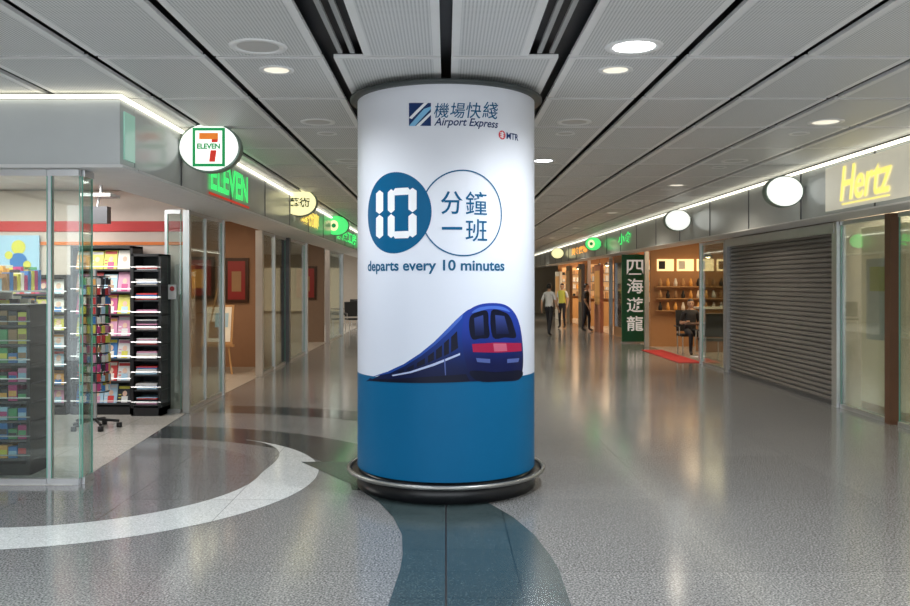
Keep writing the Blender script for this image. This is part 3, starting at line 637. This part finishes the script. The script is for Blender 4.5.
# ---------------------------------------------------------------- people
def person(name,loc,rz,shirt,pants,hair,walk=0.0,seated=False,vest=None):
    e=empty(name,loc); e.rotation_euler[2]=rz; e.scale=(0.925,)*3
    skin=mat('skin',(0.55,0.33,0.22),0.5); shoe=mat('shoe',(0.02,0.02,0.02),0.4)
    V=[];Rr=[];E=[]
    def a(p,r,par=None):
        V.append(p);Rr.append(r if isinstance(r,tuple) else (r,r))
        if par is not None: E.append((par,len(V)-1))
        return len(V)-1
    pz=0.56 if seated else 0.93
    pel=a((0,0,pz),(0.145,0.11)); wa=a((0,0,pz+0.14),(0.13,0.10),pel); ch=a((0,-0.01,pz+0.33),(0.155,0.11),wa); up=a((0,0,pz+0.46),(0.11,0.085),ch); nk=a((0,0,pz+0.535),(0.052,0.052),up); a((0,-0.015,pz+0.60),(0.05,0.05),nk)
    hands=[]
    for s in (-1,1):
        shd=a((s*0.165,0,pz+0.455),0.06,up)
        el=a((s*0.225,0.04+s*walk*0.12,pz+0.18),0.044,shd)
        if seated: wr=a((s*0.17,-0.20,pz+0.24),0.028,el)
        else: wr=a((s*0.235,-0.05+s*walk*0.28,pz-0.06),0.028,el)
        d=(Vector(V[wr])-Vector(V[el])).normalized(); a(tuple(Vector(V[wr])+d*0.07),(0.034,0.018),wr); hands.append((Vector(V[wr]),d,s))
        hp=a((s*0.085,0,pz-0.05 if not seated else pz-0.01),0.085,pel)
        if seated: kn=a((s*0.11,-0.42,0.52),0.062,hp); an=a((s*0.11,-0.40,0.09),0.04,kn)
        else:
            w_=-s*max(walk,0)*0.22; kn=a((s*0.095,w_-0.03,0.50),0.062,hp); an=a((s*0.10,w_*1.5+0.02,0.09),0.042,kn)
        p=V[an]; a((p[0]+s*0.015,p[1]-0.14,0.035),(0.04,0.032),an)
    me=bpy.data.meshes.new('b'); me.from_pydata(V,E,[]); ob=bpy.data.objects.new('b',me); scene.collection.objects.link(ob)
    md=ob.modifiers.new('s','SKIN'); md.use_smooth_shade=True
    for i,sv in enumerate(me.skin_vertices[0].data): sv.radius=Rr[i]; sv.use_root=(i==0)
    ob.modifiers.new('d','SUBSURF').levels=2
    bpy.context.view_layer.update(); dg=bpy.context.evaluated_depsgraph_get(); m2=bpy.data.meshes.new_from_object(ob.evaluated_get(dg)); bpy.data.objects.remove(ob)
    for m_ in (shirt,pants,skin,shoe,vest or shirt): m2.materials.append(m_)
    for p in m2.polygons:
        c=p.center; arm=abs(c.x)>0.185 or (seated and c.y<-0.1 and c.z>pz+0.1)
        if c.z>pz+0.52: k=2
        elif arm and c.z>pz-0.2 and c.z<pz+0.25 and (not seated or c.z>pz+0.08): k=2
        elif c.z<0.085: k=3
        elif c.z<pz+0.04: k=1
        else: k=4 if (vest and abs(c.x)<0.15) else 0
        p.material_index=k; p.use_smooth=True
    bo=bpy.data.objects.new('body',m2); scene.collection.objects.link(bo); bo.parent=e
    V=[];E=[];Rr=[]
    for (wr,d,s) in hands:
        fl_=abs(d.y)<0.8
        sd=Vector((0,-1,0)) if fl_ else Vector((1,0,0)); cur=Vector((-s,0,0)) if fl_ else Vector((0,0,-1))
        for k,L in enumerate((0.07,0.08,0.075,0.06)):
            o=wr+d*0.075+sd*(0.024-k*0.016); i=len(V); V+= [tuple(o),tuple(o+d*L*0.5+cur*0.008),tuple(o+d*L*0.9+cur*0.03)]; Rr+=[0.009,0.0085,0.007]; E+=[(i,i+1),(i+1,i+2)]
        o=wr+d*0.025+sd*0.02; i=len(V); V+=[tuple(o),tuple(o+d*0.03+sd*0.03),tuple(o+d*0.06+sd*0.035)]; Rr+=[0.011,0.0095,0.008]; E+=[(i,i+1),(i+1,i+2)]
    me=bpy.data.meshes.new('f'); me.from_pydata(V,E,[]); ob=bpy.data.objects.new('f',me); scene.collection.objects.link(ob)
    ob.modifiers.new('s','SKIN')
    for i,sv in enumerate(me.skin_vertices[0].data): sv.radius=(Rr[i],Rr[i]); sv.use_root=(i%3==0)
    ob.modifiers.new('d','SUBSURF').levels=1
    bpy.context.view_layer.update(); dg=bpy.context.evaluated_depsgraph_get(); m2=bpy.data.meshes.new_from_object(ob.evaluated_get(dg)); bpy.data.objects.remove(ob)
    m2.materials.append(skin); fo=bpy.data.objects.new('fingers',m2); scene.collection.objects.link(fo); fo.parent=e
    hz=pz+0.665; bm=bmesh.new(); bmesh.ops.create_uvsphere(bm,u_segments=24,v_segments=16,radius=1)
    for v in bm.verts:
        x,y,z=v.co; w_=0.074*(1-0.22*max(0,-z)); v.co=(x*w_,y*0.092-0.012-(0.012 if (y<-0.8 and -0.75<z<-0.5) else 0),z*0.115+hz)
    me=bpy.data.meshes.new('head'); bm.to_mesh(me); bm.free(); me.materials.append(skin); me.materials.append(hair)
    for p in me.polygons:
        p.use_smooth=True; c=p.center
        if c.z>hz+0.062 or (c.y>0.02 and c.z>hz-0.05): p.material_index=1
    ho=bpy.data.objects.new('head',me); scene.collection.objects.link(ho); ho.parent=e
    mb=MB(); 
    mb.add([(-0.012,-0.1,hz+0.012),(0.012,-0.1,hz+0.012),(0.016,-0.1,hz-0.03),(-0.016,-0.1,hz-0.03),(0,-0.128,hz-0.024)],[(0,1,4),(1,2,4),(2,3,4),(3,0,4)],skin)
    for s in (-1,1):
        mb.lathe([(0.001,-0.008),(0.010,-0.004),(0.010,0.004),(0.001,0.008)],(0,0,0),BLACK,10,frame((s*0.028,-0.098,hz+0.005),(1,0,0),(0,0,1)))
        mb.box((s*0.07-0.006,-0.02,hz-0.03),(s*0.07+0.008,0.015,hz+0.03),skin)
        mb.box((s*0.028-0.014,-0.104,hz+0.022),(s*0.028+0.014,-0.096,hz+0.027),hair)
    mb.box((-0.022,-0.105,hz-0.058),(0.022,-0.098,hz-0.050),mat('lips',(0.4,0.12,0.1),0.5))
    mb.done('face_features',e)
    bm=bmesh.new(); bmesh.ops.create_uvsphere(bm,u_segments=24,v_segments=16,radius=1)
    for v in bm.verts: v.co=(v.co.x*0.082,v.co.y*0.098+0.002,v.co.z*0.112+hz+0.014)
    bmesh.ops.delete(bm,geom=[v for v in bm.verts if (v.co.z<hz+0.05 and v.co.y<0.0) or v.co.z<hz-0.06],context='VERTS')
    me=bpy.data.meshes.new('hair'); bm.to_mesh(me); bm.free(); me.materials.append(hair)
    for p in me.polygons: p.use_smooth=True
    ho=bpy.data.objects.new('hair',me); scene.collection.objects.link(ho); ho.parent=e
    return e
HB=mat('hair_black',(0.012,0.01,0.01),0.5); SHW=mat('shirt_white',(0.7,0.72,0.75),0.7); PDK=mat('trousers_dark',(0.015,0.016,0.025),0.7)
SBK=mat('shirt_black',(0.02,0.02,0.025),0.7)
person('standing_man',(3.12,25.7,0),2.5,SHW,PDK,HB,walk=0.5)
person('standing_man',(4.1,30.0,0),-0.6,SHW,PDK,HB,walk=0.0,vest=mat('vest_yellow',(0.6,0.6,0.1),0.7))
person('standing_man',(4.62,28.0,0),1.2,SBK,PDK,HB,walk=0.3)
person('seated_diner',(5.48,19.05,0.004),0.0,SBK,PDK,HB,seated=True)

# ---------------------------------------------------------------- camera + metric scale
cam=bpy.data.cameras.new('camera'); co=bpy.data.objects.new('camera',cam); scene.collection.objects.link(co)
co.location=(0,0,1.6); co.rotation_euler=(math.radians(90),0,0)
cam.lens=850/910*36; cam.sensor_width=36; cam.shift_x=9/910; cam.shift_y=-20/910; cam.clip_end=200
for o in list(scene.objects):
    if o.parent is None:
        o.location=o.location*S
        if o.type!='CAMERA': o.scale=o.scale*S
scene.camera=co
